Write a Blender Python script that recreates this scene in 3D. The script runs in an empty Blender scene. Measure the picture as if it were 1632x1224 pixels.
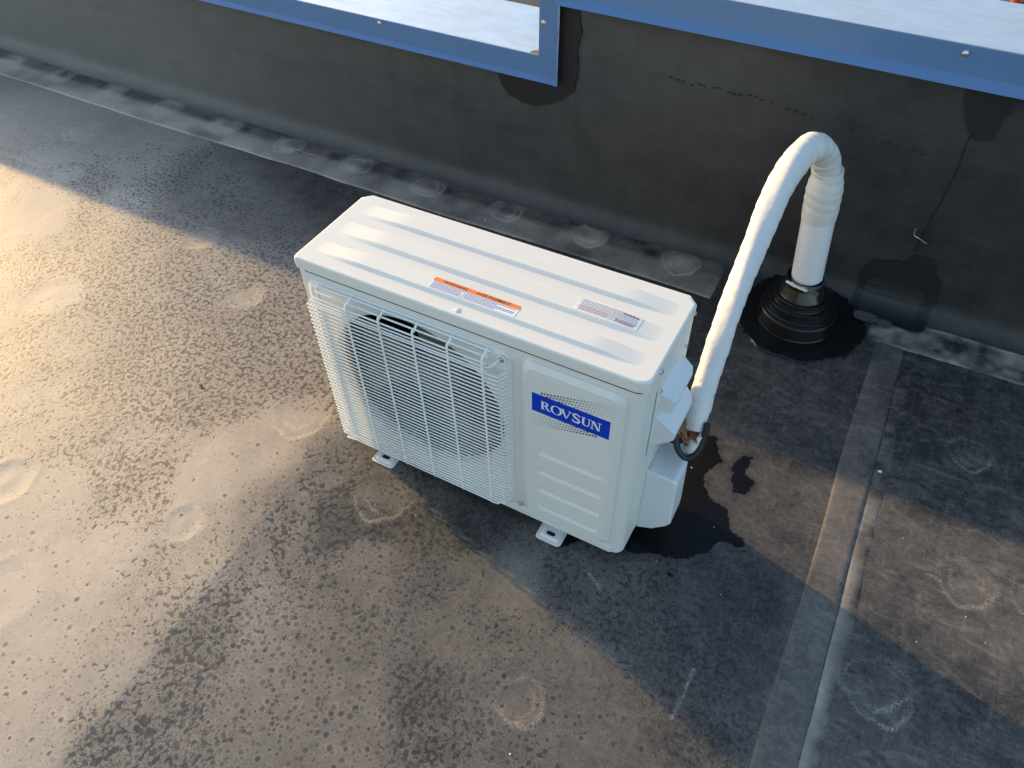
import bpy, bmesh, math, random
import numpy as np
from mathutils import Matrix, Vector

random.seed(7); rng = np.random.default_rng(7)
S = bpy.context.scene
COL = S.collection
rad = math.radians

# ------------------------------------------------------------------ camera
cam_d = bpy.data.cameras.new('camera'); cam = bpy.data.objects.new('camera', cam_d); COL.objects.link(cam)
CR, CU, CF = Vector((.8850, .4654, -.0096)), Vector((-.3410, .6623, .6671)), Vector((-.3169, .5871, -.7449))
M = Matrix((CR, CU, -CF)).transposed().to_4x4(); M.translation = Vector((.8992, -.8126, 1.4596))
cam.matrix_world = M
cam_d.sensor_width = 36; cam_d.lens = 1214.8 / 1632 * 36; cam_d.clip_start = .02; cam_d.clip_end = 3000
S.camera = cam

# ------------------------------------------------------------------ sky, sun, exposure
SUN_EL = 10.6
SUN_DIR = Vector((-.969 * math.cos(rad(SUN_EL)), .247 * math.cos(rad(SUN_EL)), math.sin(rad(SUN_EL))))  # towards the sun
world = bpy.data.worlds.new('World'); S.world = world; world.use_nodes = True
wn = world.node_tree.nodes; wl = world.node_tree.links
for n in list(wn): wn.remove(n)
wo = wn.new('ShaderNodeOutputWorld'); wb = wn.new('ShaderNodeBackground'); sk = wn.new('ShaderNodeTexSky')
sk.sky_type = 'NISHITA'; sk.sun_disc = False; sk.sun_elevation = rad(SUN_EL)
sk.sun_rotation = math.atan2(SUN_DIR.x, SUN_DIR.y)
sk.air_density = 1.0; sk.dust_density = 1.1; sk.ozone_density = 1.3
wb.inputs[1].default_value = .15
wl.new(sk.outputs[0], wb.inputs[0]); wl.new(wb.outputs[0], wo.inputs[0])
sun_d = bpy.data.lights.new('sun', 'SUN'); sun_d.energy = 2.95; sun_d.angle = rad(.53); sun_d.color = (1, .64, .25)
sun = bpy.data.objects.new('sun', sun_d); COL.objects.link(sun)
sun.rotation_euler = (-SUN_DIR).to_track_quat('-Z', 'Y').to_euler(); sun.location = (-4, 1, 3)
S.view_settings.view_transform = 'Standard'; S.view_settings.look = 'None'
S.view_settings.gamma = 1; S.view_settings.exposure = 1.45; S.view_settings.use_curve_mapping = False
S.cycles.caustics_reflective = False; S.cycles.caustics_refractive = False
S.cycles.use_denoising = True
S.cycles.max_bounces = 6; S.cycles.diffuse_bounces = 4

# ------------------------------------------------------------------ node helpers
class NT:
    def __init__(s, name):
        s.m = bpy.data.materials.new(name); s.m.use_nodes = True
        s.n = s.m.node_tree.nodes; s.l = s.m.node_tree.links
        s.b = s.n['Principled BSDF']
    def put(s, sock, v):
        if isinstance(v, bpy.types.NodeSocket): s.l.new(v, sock)
        elif isinstance(v, (tuple, list)) and len(v) == 3 and sock.type == 'RGBA': sock.default_value = (*v, 1)
        else: sock.default_value = v
    def math(s, op, a, b=0., c=None, clamp=False):
        n = s.n.new('ShaderNodeMath'); n.operation = op; n.use_clamp = clamp
        s.put(n.inputs[0], a); s.put(n.inputs[1], b)
        if c is not None: s.put(n.inputs[2], c)
        return n.outputs[0]
    def add(s, a, b): return s.math('ADD', a, b)
    def mul(s, a, b): return s.math('MULTIPLY', a, b)
    def ss(s, x, lo, hi):                       # smoothstep
        n = s.n.new('ShaderNodeMapRange'); n.interpolation_type = 'SMOOTHSTEP'
        s.put(n.inputs[0], x); s.put(n.inputs[1], lo); s.put(n.inputs[2], hi)
        return n.outputs[0]
    def pos(s, kind='Position'):
        if kind == 'Position': return s.n.new('ShaderNodeNewGeometry').outputs['Position']
        return s.n.new('ShaderNodeTexCoord').outputs[kind]
    def map(s, v, scale=(1, 1, 1), rot=(0, 0, 0), loc=(0, 0, 0)):
        n = s.n.new('ShaderNodeMapping'); s.l.new(v, n.inputs[0])
        n.inputs[1].default_value = loc; n.inputs[2].default_value = rot; n.inputs[3].default_value = scale
        return n.outputs[0]
    def noise(s, v, scale, detail=3, rough=.55, dist=0.):
        n = s.n.new('ShaderNodeTexNoise'); s.l.new(v, n.inputs['Vector'])
        n.inputs['Scale'].default_value = scale; n.inputs['Detail'].default_value = detail
        n.inputs['Roughness'].default_value = rough; n.inputs['Distortion'].default_value = dist
        return n.outputs['Fac']
    def voro(s, v, scale, rnd=1.0):
        n = s.n.new('ShaderNodeTexVoronoi'); s.l.new(v, n.inputs['Vector']); n.inputs['Scale'].default_value = scale
        n.inputs['Randomness'].default_value = rnd; n.voronoi_dimensions = '2D'
        return n.outputs['Distance'], n.outputs['Color']
    def attr(s, name):
        n = s.n.new('ShaderNodeAttribute'); n.attribute_name = name; return n.outputs['Fac']
    def mix(s, f, a, b):
        n = s.n.new('ShaderNodeMix'); n.data_type = 'RGBA'
        s.put(n.inputs[0], f); s.put(n.inputs[6], a); s.put(n.inputs[7], b); return n.outputs[2]
    def sep(s, c):
        n = s.n.new('ShaderNodeSeparateColor'); s.l.new(c, n.inputs[0]); return n.outputs
    def bump(s, h, strength, dist):
        n = s.n.new('ShaderNodeBump'); n.inputs['Strength'].default_value = strength; n.inputs['Distance'].default_value = dist
        s.l.new(h, n.inputs['Height']); s.l.new(n.outputs[0], s.b.inputs['Normal'])
    def set(s, **k):
        for a, v in k.items():
            s.put(s.b.inputs[{'color': 'Base Color', 'rough': 'Roughness', 'metal': 'Metallic', 'spec': 'Specular IOR Level', 'coat': 'Coat Weight'}[a]], v)
        return s.m

def paint(name, col, rough=.4, var=.04, metal=0., bump=0., scale=30, spec=.5):
    t = NT(name); p = t.pos('Object'); n = t.noise(p, scale, 4)
    dk = tuple(c * (1 - var * 2) for c in col)
    t.set(color=t.mix(n, dk, col), rough=t.add(t.mul(n, .15), rough - .07), metal=metal, spec=spec)
    if bump: t.bump(n, bump, .002)
    return t.m

# ------------------------------------------------------------------ mesh helpers
def link(o, parent=None):
    COL.objects.link(o)
    if parent: o.parent = parent
    return o
def mk(name, verts, faces, mat, parent=None, smooth=40, bevel=0., seg=2, kind=None):
    me = bpy.data.meshes.new(name); me.from_pydata([tuple(v) for v in verts], [], [tuple(f) for f in faces]); 
    bm = bmesh.new(); bm.from_mesh(me); bmesh.ops.recalc_face_normals(bm, faces=bm.faces); bm.to_mesh(me); bm.free()
    me.materials.append(mat)
    if smooth:
        me.shade_smooth(); me.set_sharp_from_angle(angle=rad(smooth))
    o = link(bpy.data.objects.new(name, me), parent)
    if bevel:
        b = o.modifiers.new('bevel', 'BEVEL'); b.width = bevel; b.segments = seg; b.limit_method = 'ANGLE'; b.angle_limit = rad(35)
    if bevel or name in ('lid', 'fan_panel', 'control_panel', 'casing', 'foot_plate', 'coping_trim', 'coping_corner_trim', 'boot_body'):
        o.modifiers.new('wn', 'WEIGHTED_NORMAL').keep_sharp = True
    if kind: o['kind'] = kind
    return o
def empty(name, label=None, cat=None, group=None):
    o = link(bpy.data.objects.new(name, None)); o.empty_display_size = .1
    if label: tag(o, label, cat, group)
    return o
def tag(o, label, cat, group=None):
    o['label'] = label; o['category'] = cat
    if group: o['group'] = group
    return o
def box(x0, x1, y0, y1, z0, z1):
    v = [(x, y, z) for x in (x0, x1) for y in (y0, y1) for z in (z0, z1)]
    return v, [(0, 1, 3, 2), (4, 6, 7, 5), (0, 4, 5, 1), (2, 3, 7, 6), (0, 2, 6, 4), (1, 5, 7, 3)]
def prism(pts, fn0, fn1):
    """closed outline pts; fn0/fn1 map a 2-D point to the two 3-D ends"""
    n = len(pts); v = [fn0(*p) for p in pts] + [fn1(*p) for p in pts]
    f = [tuple(range(n)), tuple(range(2 * n - 1, n - 1, -1))] + [(i, (i + 1) % n, n + (i + 1) % n, n + i) for i in range(n)]
    return v, f
def loft(rings, cap=True, closed=True):
    n = len(rings[0]); v = [p for r in rings for p in r]; f = []
    for k in range(len(rings) - 1):
        for i in range(n if closed else n - 1):
            f.append((k * n + i, k * n + (i + 1) % n, (k + 1) * n + (i + 1) % n, (k + 1) * n + i))
    if cap: f += [tuple(range(n)), tuple(range((len(rings) - 1) * n, len(rings) * n))]
    return v, f
def lathe(prof, n=64, c=(0, 0), cap=False, axis=None):
    rings = [[(c[0] + r * math.cos(2 * math.pi * i / n), c[1] + r * math.sin(2 * math.pi * i / n), z) for i in range(n)] for r, z in prof]
    return loft(rings, cap)
def spline(pts, n):
    """Catmull-Rom through pts, n samples"""
    P = np.array(pts, float); P = np.vstack([2 * P[0] - P[1], P, 2 * P[-1] - P[-2]]); out = []
    m = len(P) - 3
    for t in np.linspace(0, m - 1e-6, n):
        i = int(t); u = t - i; a, b, c, d = P[i:i + 4]
        out.append(.5 * ((2 * b) + (c - a) * u + (2 * a - 5 * b + 4 * c - d) * u * u + (3 * b - a - 3 * c + d) * u ** 3))
    return np.array(out)
def frames(path):
    T = np.gradient(path, axis=0); T /= np.linalg.norm(T, axis=1)[:, None]
    N = np.zeros_like(T); a = np.array([0, 0, 1.]) if abs(T[0][2]) < .9 else np.array([1., 0, 0])
    N[0] = np.cross(T[0], a); N[0] /= np.linalg.norm(N[0])
    for i in range(1, len(T)):
        N[i] = N[i - 1] - T[i] * (N[i - 1] @ T[i]); N[i] /= np.linalg.norm(N[i])
    return T, N, np.cross(T, N)
def tube(path, r, n=8, rfun=None):
    path = np.array(path, float); T, N, B = frames(path); rings = []
    for i, p in enumerate(path):
        ring = []
        for k in range(n):
            th = 2 * math.pi * k / n; rr = rfun(i, th) if rfun else (r[i] if hasattr(r, '__len__') else r)
            ring.append(tuple(p + rr * (math.cos(th) * N[i] + math.sin(th) * B[i])))
        rings.append(ring)
    return loft(rings)
def rrect(x0, x1, z0, z1, r, seg=6):
    o = []
    for cx, cz, a0 in ((x1 - r, z1 - r, 0), (x0 + r, z1 - r, 90), (x0 + r, z0 + r, 180), (x1 - r, z0 + r, 270)):
        for k in range(seg + 1):
            a = rad(a0 + 90 * k / seg); o.append((cx + r * math.cos(a), cz + r * math.sin(a)))
    return o
def fill_with_hole(outer, inner):
    """triangulated annular plate; outer, inner 3-D loops -> verts, faces"""
    bm = bmesh.new(); es = []
    for loop in (outer, inner):
        vs = [bm.verts.new(p) for p in loop]
        es += [bm.edges.new((vs[i], vs[(i + 1) % len(vs)])) for i in range(len(vs))]
    bmesh.ops.triangle_fill(bm, use_beauty=True, use_dissolve=False, edges=es)
    bm.verts.index_update(); v = [tuple(x.co) for x in bm.verts]; f = [tuple(x.index for x in q.verts) for q in bm.faces]
    bm.free(); return v, f
def join(*parts):
    V, F = [], []
    for v, f in parts:
        o = len(V); V += list(v); F += [tuple(i + o for i in q) for q in f]
    return V, F
def vnoise(x, y, s, seed=0):
    """smooth value noise 0..1 on arrays"""
    g = np.random.default_rng(seed).random((64, 64)); x = x * s; y = y * s
    xi = np.floor(x).astype(int); yi = np.floor(y).astype(int); u = x - xi; v = y - yi
    u = u * u * u * (u * (u * 6 - 15) + 10); v = v * v * v * (v * (v * 6 - 15) + 10)
    a, b, c, d = g[xi % 64, yi % 64], g[(xi + 1) % 64, yi % 64], g[xi % 64, (yi + 1) % 64], g[(xi + 1) % 64, (yi + 1) % 64]
    return (a * (1 - u) + b * u) * (1 - v) + (c * (1 - u) + d * u) * v
def sst(x, a, b):
    t = np.clip((x - a) / (b - a), 0, 1); return t * t * (3 - 2 * t)
def poly_sd(px, py, poly):
    """signed distance, negative inside"""
    d = np.full(px.shape, 1e9); ins = np.zeros(px.shape, bool); n = len(poly)
    for i in range(n):
        ax, ay = poly[i]; bx, by = poly[(i + 1) % n]; ex, ey = bx - ax, by - ay
        t = np.clip(((px - ax) * ex + (py - ay) * ey) / (ex * ex + ey * ey), 0, 1)
        d = np.minimum(d, np.hypot(px - ax - t * ex, py - ay - t * ey))
        c = ((ay > py) != (by > py)) & (px < (bx - ax) * (py - ay) / (by - ay + 1e-12) + ax); ins ^= c
    return np.where(ins, -d, d)

# ------------------------------------------------------------------ roof membrane: relief and dirt maps
YW = 1.085                                   # face of the parapet
PLATES = [(-1.724, .723, .062), (-1.53, .50, .045), (-.869, .433, .052), (-1.064, .036, .075), (-.568, .29, .052), (-.142, .008, .068),
          (.178, -.098, .064), (-.173, -.363, .042), (-.621, -.473, .06), (-.40, -.68, .085), (.664, -.361, .042), (1.251, -.031, .06),
          (1.341, .633, .045), (1.372, .278, .052), (1.50, .309, .045)] + [(-2.44 + .294 * k, .995, .052) for k in range(11)]
WET = [[(.736, .395), (.793, .413), (.829, .348), (.807, .286), (.813, .26), (.851, .232), (.886, .222), (.895, .182), (.942, .167), (.942, .143), (.894, .142), (.869, .098), (.841, .062), (.779, .045), (.733, .028), (.664, .026), (.55, .06), (.55, .3)],
       [(.849, .358), (.869, .391), (.895, .396), (.898, .343), (.92, .325), (.911, .272), (.875, .273), (.856, .311)],
       [(.586, -.031), (.591, .006), (.62, .007), (.605, -.025)], [(.811, .015), (.818, .021), (.829, .018), (.83, .01), (.82, .006)]]
# x, y, dust, fine spots, large spots, scuffing
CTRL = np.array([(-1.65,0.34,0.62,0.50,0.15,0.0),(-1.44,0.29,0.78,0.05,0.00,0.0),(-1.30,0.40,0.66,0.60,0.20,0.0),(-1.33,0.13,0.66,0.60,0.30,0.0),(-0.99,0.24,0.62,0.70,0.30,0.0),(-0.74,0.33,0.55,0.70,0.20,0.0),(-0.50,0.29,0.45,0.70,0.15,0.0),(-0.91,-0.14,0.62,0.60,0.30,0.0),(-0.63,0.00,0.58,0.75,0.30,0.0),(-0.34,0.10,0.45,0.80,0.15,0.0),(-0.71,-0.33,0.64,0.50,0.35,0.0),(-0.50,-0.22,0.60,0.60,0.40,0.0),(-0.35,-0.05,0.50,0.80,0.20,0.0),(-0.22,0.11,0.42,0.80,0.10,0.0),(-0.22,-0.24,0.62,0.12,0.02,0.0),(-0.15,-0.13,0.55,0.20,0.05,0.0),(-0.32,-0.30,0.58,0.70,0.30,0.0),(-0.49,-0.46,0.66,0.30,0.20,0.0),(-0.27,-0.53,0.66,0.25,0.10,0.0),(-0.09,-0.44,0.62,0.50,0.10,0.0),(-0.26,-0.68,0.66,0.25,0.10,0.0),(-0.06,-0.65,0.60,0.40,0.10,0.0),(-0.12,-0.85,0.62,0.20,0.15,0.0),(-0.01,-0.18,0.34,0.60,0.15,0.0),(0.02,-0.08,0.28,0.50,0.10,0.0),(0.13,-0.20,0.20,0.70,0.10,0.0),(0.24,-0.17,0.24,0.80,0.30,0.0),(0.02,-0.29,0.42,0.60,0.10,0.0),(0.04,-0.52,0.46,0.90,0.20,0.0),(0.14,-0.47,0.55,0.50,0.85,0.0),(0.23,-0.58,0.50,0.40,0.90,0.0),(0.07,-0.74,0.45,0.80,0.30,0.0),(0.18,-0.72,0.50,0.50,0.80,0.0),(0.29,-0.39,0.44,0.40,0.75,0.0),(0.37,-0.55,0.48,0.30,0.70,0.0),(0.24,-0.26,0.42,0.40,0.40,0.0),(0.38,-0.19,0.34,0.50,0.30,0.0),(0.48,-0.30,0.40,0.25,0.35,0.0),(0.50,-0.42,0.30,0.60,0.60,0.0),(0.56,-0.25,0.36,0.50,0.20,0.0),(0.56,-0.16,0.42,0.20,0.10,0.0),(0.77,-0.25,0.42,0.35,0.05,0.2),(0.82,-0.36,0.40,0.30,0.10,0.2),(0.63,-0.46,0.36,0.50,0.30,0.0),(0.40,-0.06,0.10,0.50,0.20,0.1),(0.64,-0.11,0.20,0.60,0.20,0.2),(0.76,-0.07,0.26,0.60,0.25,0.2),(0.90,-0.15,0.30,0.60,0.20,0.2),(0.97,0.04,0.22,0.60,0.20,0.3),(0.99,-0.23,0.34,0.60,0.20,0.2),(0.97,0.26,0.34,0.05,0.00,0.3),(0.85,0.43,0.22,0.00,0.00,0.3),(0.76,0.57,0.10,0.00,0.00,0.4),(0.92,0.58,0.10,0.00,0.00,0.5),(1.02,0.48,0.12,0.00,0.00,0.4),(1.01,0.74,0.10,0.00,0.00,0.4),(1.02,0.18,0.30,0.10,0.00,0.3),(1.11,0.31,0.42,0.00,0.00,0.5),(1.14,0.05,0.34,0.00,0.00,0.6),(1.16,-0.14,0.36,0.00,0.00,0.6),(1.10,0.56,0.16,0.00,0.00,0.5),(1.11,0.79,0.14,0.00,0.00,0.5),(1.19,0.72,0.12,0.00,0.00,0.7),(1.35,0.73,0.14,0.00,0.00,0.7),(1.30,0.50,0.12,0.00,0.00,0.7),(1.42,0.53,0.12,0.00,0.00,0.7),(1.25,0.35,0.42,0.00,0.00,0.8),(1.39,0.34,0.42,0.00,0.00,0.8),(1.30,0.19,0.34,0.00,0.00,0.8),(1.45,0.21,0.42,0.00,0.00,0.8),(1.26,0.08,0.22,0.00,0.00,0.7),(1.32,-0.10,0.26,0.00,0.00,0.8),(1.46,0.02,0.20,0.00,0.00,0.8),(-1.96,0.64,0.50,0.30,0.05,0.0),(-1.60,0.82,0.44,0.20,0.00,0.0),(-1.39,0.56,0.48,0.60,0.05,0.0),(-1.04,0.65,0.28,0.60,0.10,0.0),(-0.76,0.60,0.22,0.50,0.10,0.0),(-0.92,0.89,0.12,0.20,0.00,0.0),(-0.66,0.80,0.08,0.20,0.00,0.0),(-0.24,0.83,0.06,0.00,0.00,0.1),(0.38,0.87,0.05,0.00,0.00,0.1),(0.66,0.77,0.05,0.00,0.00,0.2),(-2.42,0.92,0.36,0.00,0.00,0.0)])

SCRATCH = [(.931, -.155, .926, -.259), (.669, -.060, .708, -.083), (1.251, -.079, 1.304, -.021), (1.30, .264, 1.325, .261)]
def relief(x, y):
    h = .0030 * (vnoise(x + 9, y + 9, 2.6, 3) - .5) + .0011 * (vnoise(x + 5, y + 7, 9, 4) - .5) + .0003 * (vnoise(x, y + 3, 34, 5) - .5)
    for i, (cx, cy, R) in enumerate(PLATES):                  # dished fastener plates under the sheet
        q = .35 + .75 * ((i * 37) % 11) / 10
        d = np.hypot(x - cx, y - cy) / R
        d = d * (1 + .10 * np.sin(2 * np.arctan2(y - cy, x - cx) + i) + .06 * np.sin(5 * np.arctan2(y - cy, x - cx) + 3 * i))
        h = h - q * .0009 * (1 - sst(d, .5, 1.15)) + q * .0003 * np.exp(-((d - 1.12) / .12) ** 2) + .0005 * np.exp(-(d / .28) ** 2)
    w = 1 - sst(y, -.16, -.03)                                # joint of two insulation boards, a low ridge
    xr = -.018 + .006 * np.sin(y * 7)
    u = x - xr
    h = h + w * np.where(u < 0, .0095 * np.exp(u / .36), .0095 * np.exp(-u / .30))
    h = h - .0010 * np.exp(-((y - .477) / .006) ** 2) * (x < -.45)       # lap parallel to the parapet
    k = np.clip(1 - np.maximum(np.abs(x + .5) - 2.6, 0) / 1.5, 0, 1)
    return h * k
def dirt_glow(x, y):
    W = np.zeros(x.shape); A = np.zeros(x.shape + (4,))
    wx = x + .05 * (vnoise(x + 1, y, 8, 21) - .5); wy = y + .05 * (vnoise(x, y + 4, 8, 22) - .5)
    for c in CTRL:
        w = 1 / ((wx - c[0]) ** 2 + (wy - c[1]) ** 2 + 4e-4) ** 2; W += w; A += w[..., None] * c[2:]
    A /= W[..., None]
    A[..., 0] = (A[..., 0] ** 1.25) * (.86 + .72 * sst(-x, -.38, .30) - .30 * sst(x, .62, 1.0))  # left raised: the low sun's glare off the sheet painted as extra dust
    rim = np.zeros(x.shape)
    for i, (cx, cy, R) in enumerate(PLATES):
        dx, dy = x - cx, y - cy; d = np.hypot(dx, dy); th = np.arctan2(dy, dx)
        wob = 1 + .07 * np.sin(3 * th + i) + .04 * np.sin(7 * th + 2 * i) + .05 * (vnoise(x, y, 60, i) - .5)
        lo = .35 + .65 * np.clip(np.cos(th + 1.1), 0, 1)      # dust ring drawn stronger towards the lower right
        rim = np.maximum(rim, np.exp(-((d - R * 1.05 * wob) / .0042) ** 2) * lo)
        rim = np.maximum(rim, .6 * np.exp(-((d - R * .62 * wob) / .0036) ** 2) * np.clip(np.cos(th + 2.4 + i), .15, 1))
        A[..., 0] += (.12 if cx < .5 else .05) * np.exp(-(d / (R * .95)) ** 4) - .10 * np.exp(-(np.hypot(dx + .45 * R, dy - .4 * R) / (R * .5)) ** 2)  # upper-left dip paints the dish's shaded slope into the map
        near = np.exp(-(d / (R * 1.05)) ** 6); A[..., 1] *= 1 - .5 * near; A[..., 2] *= 1 - .8 * near
    for ax, ay, bx, by in SCRATCH:
        ex, ey = bx - ax, by - ay; tt = np.clip(((x - ax) * ex + (y - ay) * ey) / (ex * ex + ey * ey), 0, 1)
        rim = np.maximum(rim, 1.1 * np.exp(-(np.hypot(x - ax - tt * ex, y - ay - tt * ey) / .0026) ** 2))
    wet = np.full(x.shape, 1.)
    for k, p in enumerate(WET): wet = np.minimum(wet, poly_sd(x, y, p) + (.007 if k == 1 else 0))
    return A, rim, np.clip(wet, -.05, .05)
def seam_dirt(x, y):
    return x
def spaced(lo, a, b, hi, step, far):
    mid = np.linspace(a, b, int((b - a) / step) + 1)
    L = a - np.geomspace(step * 3, a - lo, far); R = b + np.geomspace(step * 3, hi - b, far)
    return np.concatenate([L[::-1], mid, R])
def set_attr(me, name, arr):
    a = me.attributes.new(name, 'FLOAT', 'POINT'); a.data.foreach_set('value', np.ascontiguousarray(arr, dtype=np.float32).ravel())
def grid_mesh(name, X, Y, Z, mat, attrs=None, parent=None, closed=False):
    ny, nx = X.shape; me = bpy.data.meshes.new(name)
    v = np.stack([X, Y, Z], -1).reshape(-1, 3).astype(np.float32)
    i = np.arange(nx * ny).reshape(ny, nx); q = np.stack([i[:-1, :-1], i[:-1, 1:], i[1:, 1:], i[1:, :-1]], -1).reshape(-1, 4)
    me.vertices.add(len(v)); me.vertices.foreach_set('co', v.ravel())
    me.loops.add(q.size); me.loops.foreach_set('vertex_index', q.ravel().astype(np.int32))
    me.polygons.add(len(q)); me.polygons.foreach_set('loop_start', np.arange(0, q.size, 4, dtype=np.int32))
    me.update(calc_edges=True); me.validate(); me.shade_smooth(); me.materials.append(mat)
    for k, a in (attrs or {}).items(): set_attr(me, k, a)
    return link(bpy.data.objects.new(name, me), parent)

def membrane_material(name, attrs=True, dust_bias=0.):
    t = NT(name); P = t.pos()
    nl = t.noise(P, 2.3, 4); nm = t.noise(P, 21, 5, .6); nf = t.noise(P, 260, 3, .6); ng = t.noise(P, 75, 4, .65)
    d = t.attr('dust_glow'); s1 = t.attr('spot_fine'); s2 = t.attr('spot_large'); sc = t.attr('scuff'); rim = t.attr('rim'); wet = t.attr('wet')
    warp = t.n.new('ShaderNodeVectorMath'); warp.operation = 'ADD'; t.l.new(P, warp.inputs[0])
    wn_ = t.n.new('ShaderNodeTexNoise'); t.l.new(P, wn_.inputs['Vector']); wn_.inputs['Scale'].default_value = 160; wn_.inputs['Detail'].default_value = 2
    sm = t.n.new('ShaderNodeVectorMath'); sm.operation = 'SCALE'; t.l.new(wn_.outputs['Color'], sm.inputs[0]); sm.inputs['Scale'].default_value = .0045
    t.l.new(sm.outputs[0], warp.inputs[1]); Q = t.map(warp.outputs[0], (1, 1, 0))
    def spots(scale, dens, rmin, rmax):
        di, co = t.voro(Q, scale); c = t.sep(co)
        r = t.add(t.mul(c[0], rmax - rmin), rmin)
        on = t.math('LESS_THAN', c[1], dens)
        m = t.mul(t.mul(t.ss(di, r, t.mul(r, .5)), on), t.add(.45, t.mul(c[2], .55)))
        ring = t.mul(t.mul(t.ss(di, t.mul(r, 1.5), t.mul(r, 1.1)), t.math('SUBTRACT', 1., m)), on)
        core = t.mul(t.ss(di, t.mul(r, .32), t.mul(r, .12)), on)
        return m, ring, core
    nc = t.noise(P, 7, 3, .6); dn = t.add(t.mul(s1, 1.25), t.mul(t.mul(t.math('SUBTRACT', nc, .5), 1.3), t.ss(s1, .0, .3))); dn = t.math('MINIMUM', dn, .86); 
    na = t.noise(P, 90, 2.5, .55, .2); th = t.math('SUBTRACT', .74, t.mul(dn, .30)); ma = t.ss(na, th, t.add(th, .10))
    mb, rb, cb = spots(60, t.add(s2, t.mul(t.mul(t.math('SUBTRACT', nm, .5), .9), t.ss(s2, .0, .2))), .16, .5)
    md, _, _ = spots(96, t.mul(s1, .5), .08, .30)
    nd = t.noise(P, 210, 2, .5); th2 = t.math('SUBTRACT', .72, t.mul(dn, .24)); mc = t.ss(nd, th2, t.add(th2, .08))
    e = t.add(d, dust_bias)
    e = t.add(e, t.mul(t.math('SUBTRACT', nl, .5), .22)); e = t.add(e, t.mul(t.math('SUBTRACT', nm, .5), .26))
    e = t.add(e, t.mul(t.math('SUBTRACT', ng, .5), .30)); e = t.add(e, t.mul(t.math('SUBTRACT', nf, .5), .30))
    # scuffs: streaky cloudy rub marks
    s_a = t.noise(t.map(P, (16, 38, 1), (0, 0, .5)), 1, 6, .72, 1.2); s_b = t.noise(t.map(P, (90, 12, 1), (0, 0, .35)), 1, 4, .7, .4)
    scv = t.add(t.mul(t.ss(s_a, .46, .74), .5), t.mul(t.ss(s_b, .52, .8), .35))
    e = t.add(e, t.mul(t.mul(scv, sc), .55))
    e = t.math('MAXIMUM', e, .0)
    dep = t.math('SUBTRACT', 1., t.mul(t.math('MAXIMUM', t.math('MAXIMUM', t.mul(md, .72), t.mul(ma, t.add(.50, t.mul(nl, .50)))), t.math('MAXIMUM', t.mul(mb, .68), t.mul(mc, .50))), 1.))
    e = t.mul(e, dep); e = t.math('SUBTRACT', e, t.mul(t.mul(cb, e), .5)); e = t.add(e, t.mul(t.mul(rb, d), .17))
    rn = t.ss(nf, .36, .62); e = t.add(e, t.mul(t.mul(rim, rn), .55))
    wv = t.add(wet, t.mul(t.math('SUBTRACT', nm, .5), .035)); wv = t.add(wv, t.mul(t.math('SUBTRACT', ng, .5), .022)); wm = t.ss(wv, .0015, -.0015)
    damp = t.ss(wv, .03, -.004)
    e = t.mul(e, t.math('SUBTRACT', 1., t.mul(damp, .45)))
    e = t.math('MINIMUM', t.math('MAXIMUM', e, 0.), 1.)
    dustc = t.mix(nl, (.455, .39, .32), (.475, .42, .355))
    col = t.mix(e, t.mix(nm, (.020, .0205, .022), (.034, .034, .035)), dustc)
    col = t.mix(wm, col, t.mix(.94, col, (.004, .004, .005)))
    ro = t.add(.44, t.mul(e, .16)); ro = t.math('SUBTRACT', ro, t.mul(wm, .22))
    t.set(color=col, rough=ro, spec=t.math('SUBTRACT', t.add(.30, t.mul(e, .32)), t.mul(wm, .16)))
    hb = t.add(t.mul(nf, .5), t.add(t.mul(ng, .8), t.mul(ma, -.5))); hb = t.mul(hb, t.math('SUBTRACT', 1., t.mul(wm, .85)))
    t.bump(hb, .32, .0012)
    return t.m
MEMB = membrane_material('dusty_black_membrane')

gx = spaced(-16, -2.95, 1.85, 12, .0046, 16); gy = np.concatenate([-1.12 - np.geomspace(.015, 13, 16)[::-1], np.linspace(-1.12, 1.06, 475), [1.07, 1.08]])
GX, GY = np.meshgrid(gx, gy); GZ = relief(GX, GY)
cove = np.clip(GY - 1.038, 0, .045); GZ = GZ * (1 - sst(GY, 1.03, 1.05)) - .02 * sst(GY, 1.045, 1.075)
A, RIM, WETD = dirt_glow(GX, GY)
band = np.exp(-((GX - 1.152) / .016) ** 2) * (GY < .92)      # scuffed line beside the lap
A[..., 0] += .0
roof = grid_mesh('roof_membrane', GX, GY, GZ, MEMB, dict(dust_glow=A[..., 0], spot_fine=A[..., 1], spot_large=A[..., 2], scuff=A[..., 3], rim=RIM, wet=WETD))
roof['kind'] = 'structure'

def sheet(name, x0, x1, y0, y1, step, lift, dust_fn, edge_fn, mat=MEMB, parent=roof):
    """a lap of membrane lying on the roof, following its relief, with a real edge"""
    xs = np.linspace(x0, x1, max(int((x1 - x0) / step), 2)); ys = np.linspace(y0, y1, max(int((y1 - y0) / step), 2))
    X, Y = np.meshgrid(xs, ys); X, Y, e = edge_fn(X, Y, (X - x0) / (x1 - x0), (Y - y0) / (y1 - y0))
    Z = relief(X, Y) + lift * e - .001 * (1 - e)
    A_, R_, W_ = dirt_glow(X, Y); A_[..., 0] = dust_fn(X, Y, A_[..., 0])
    return grid_mesh(name, X, Y, Z, mat, dict(dust_glow=A_[..., 0], spot_fine=A_[..., 1] * .4, spot_large=A_[..., 2] * .3, scuff=A_[..., 3], rim=R_ * (1.7 if y0 > .8 else 1.), wet=W_), parent)
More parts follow.
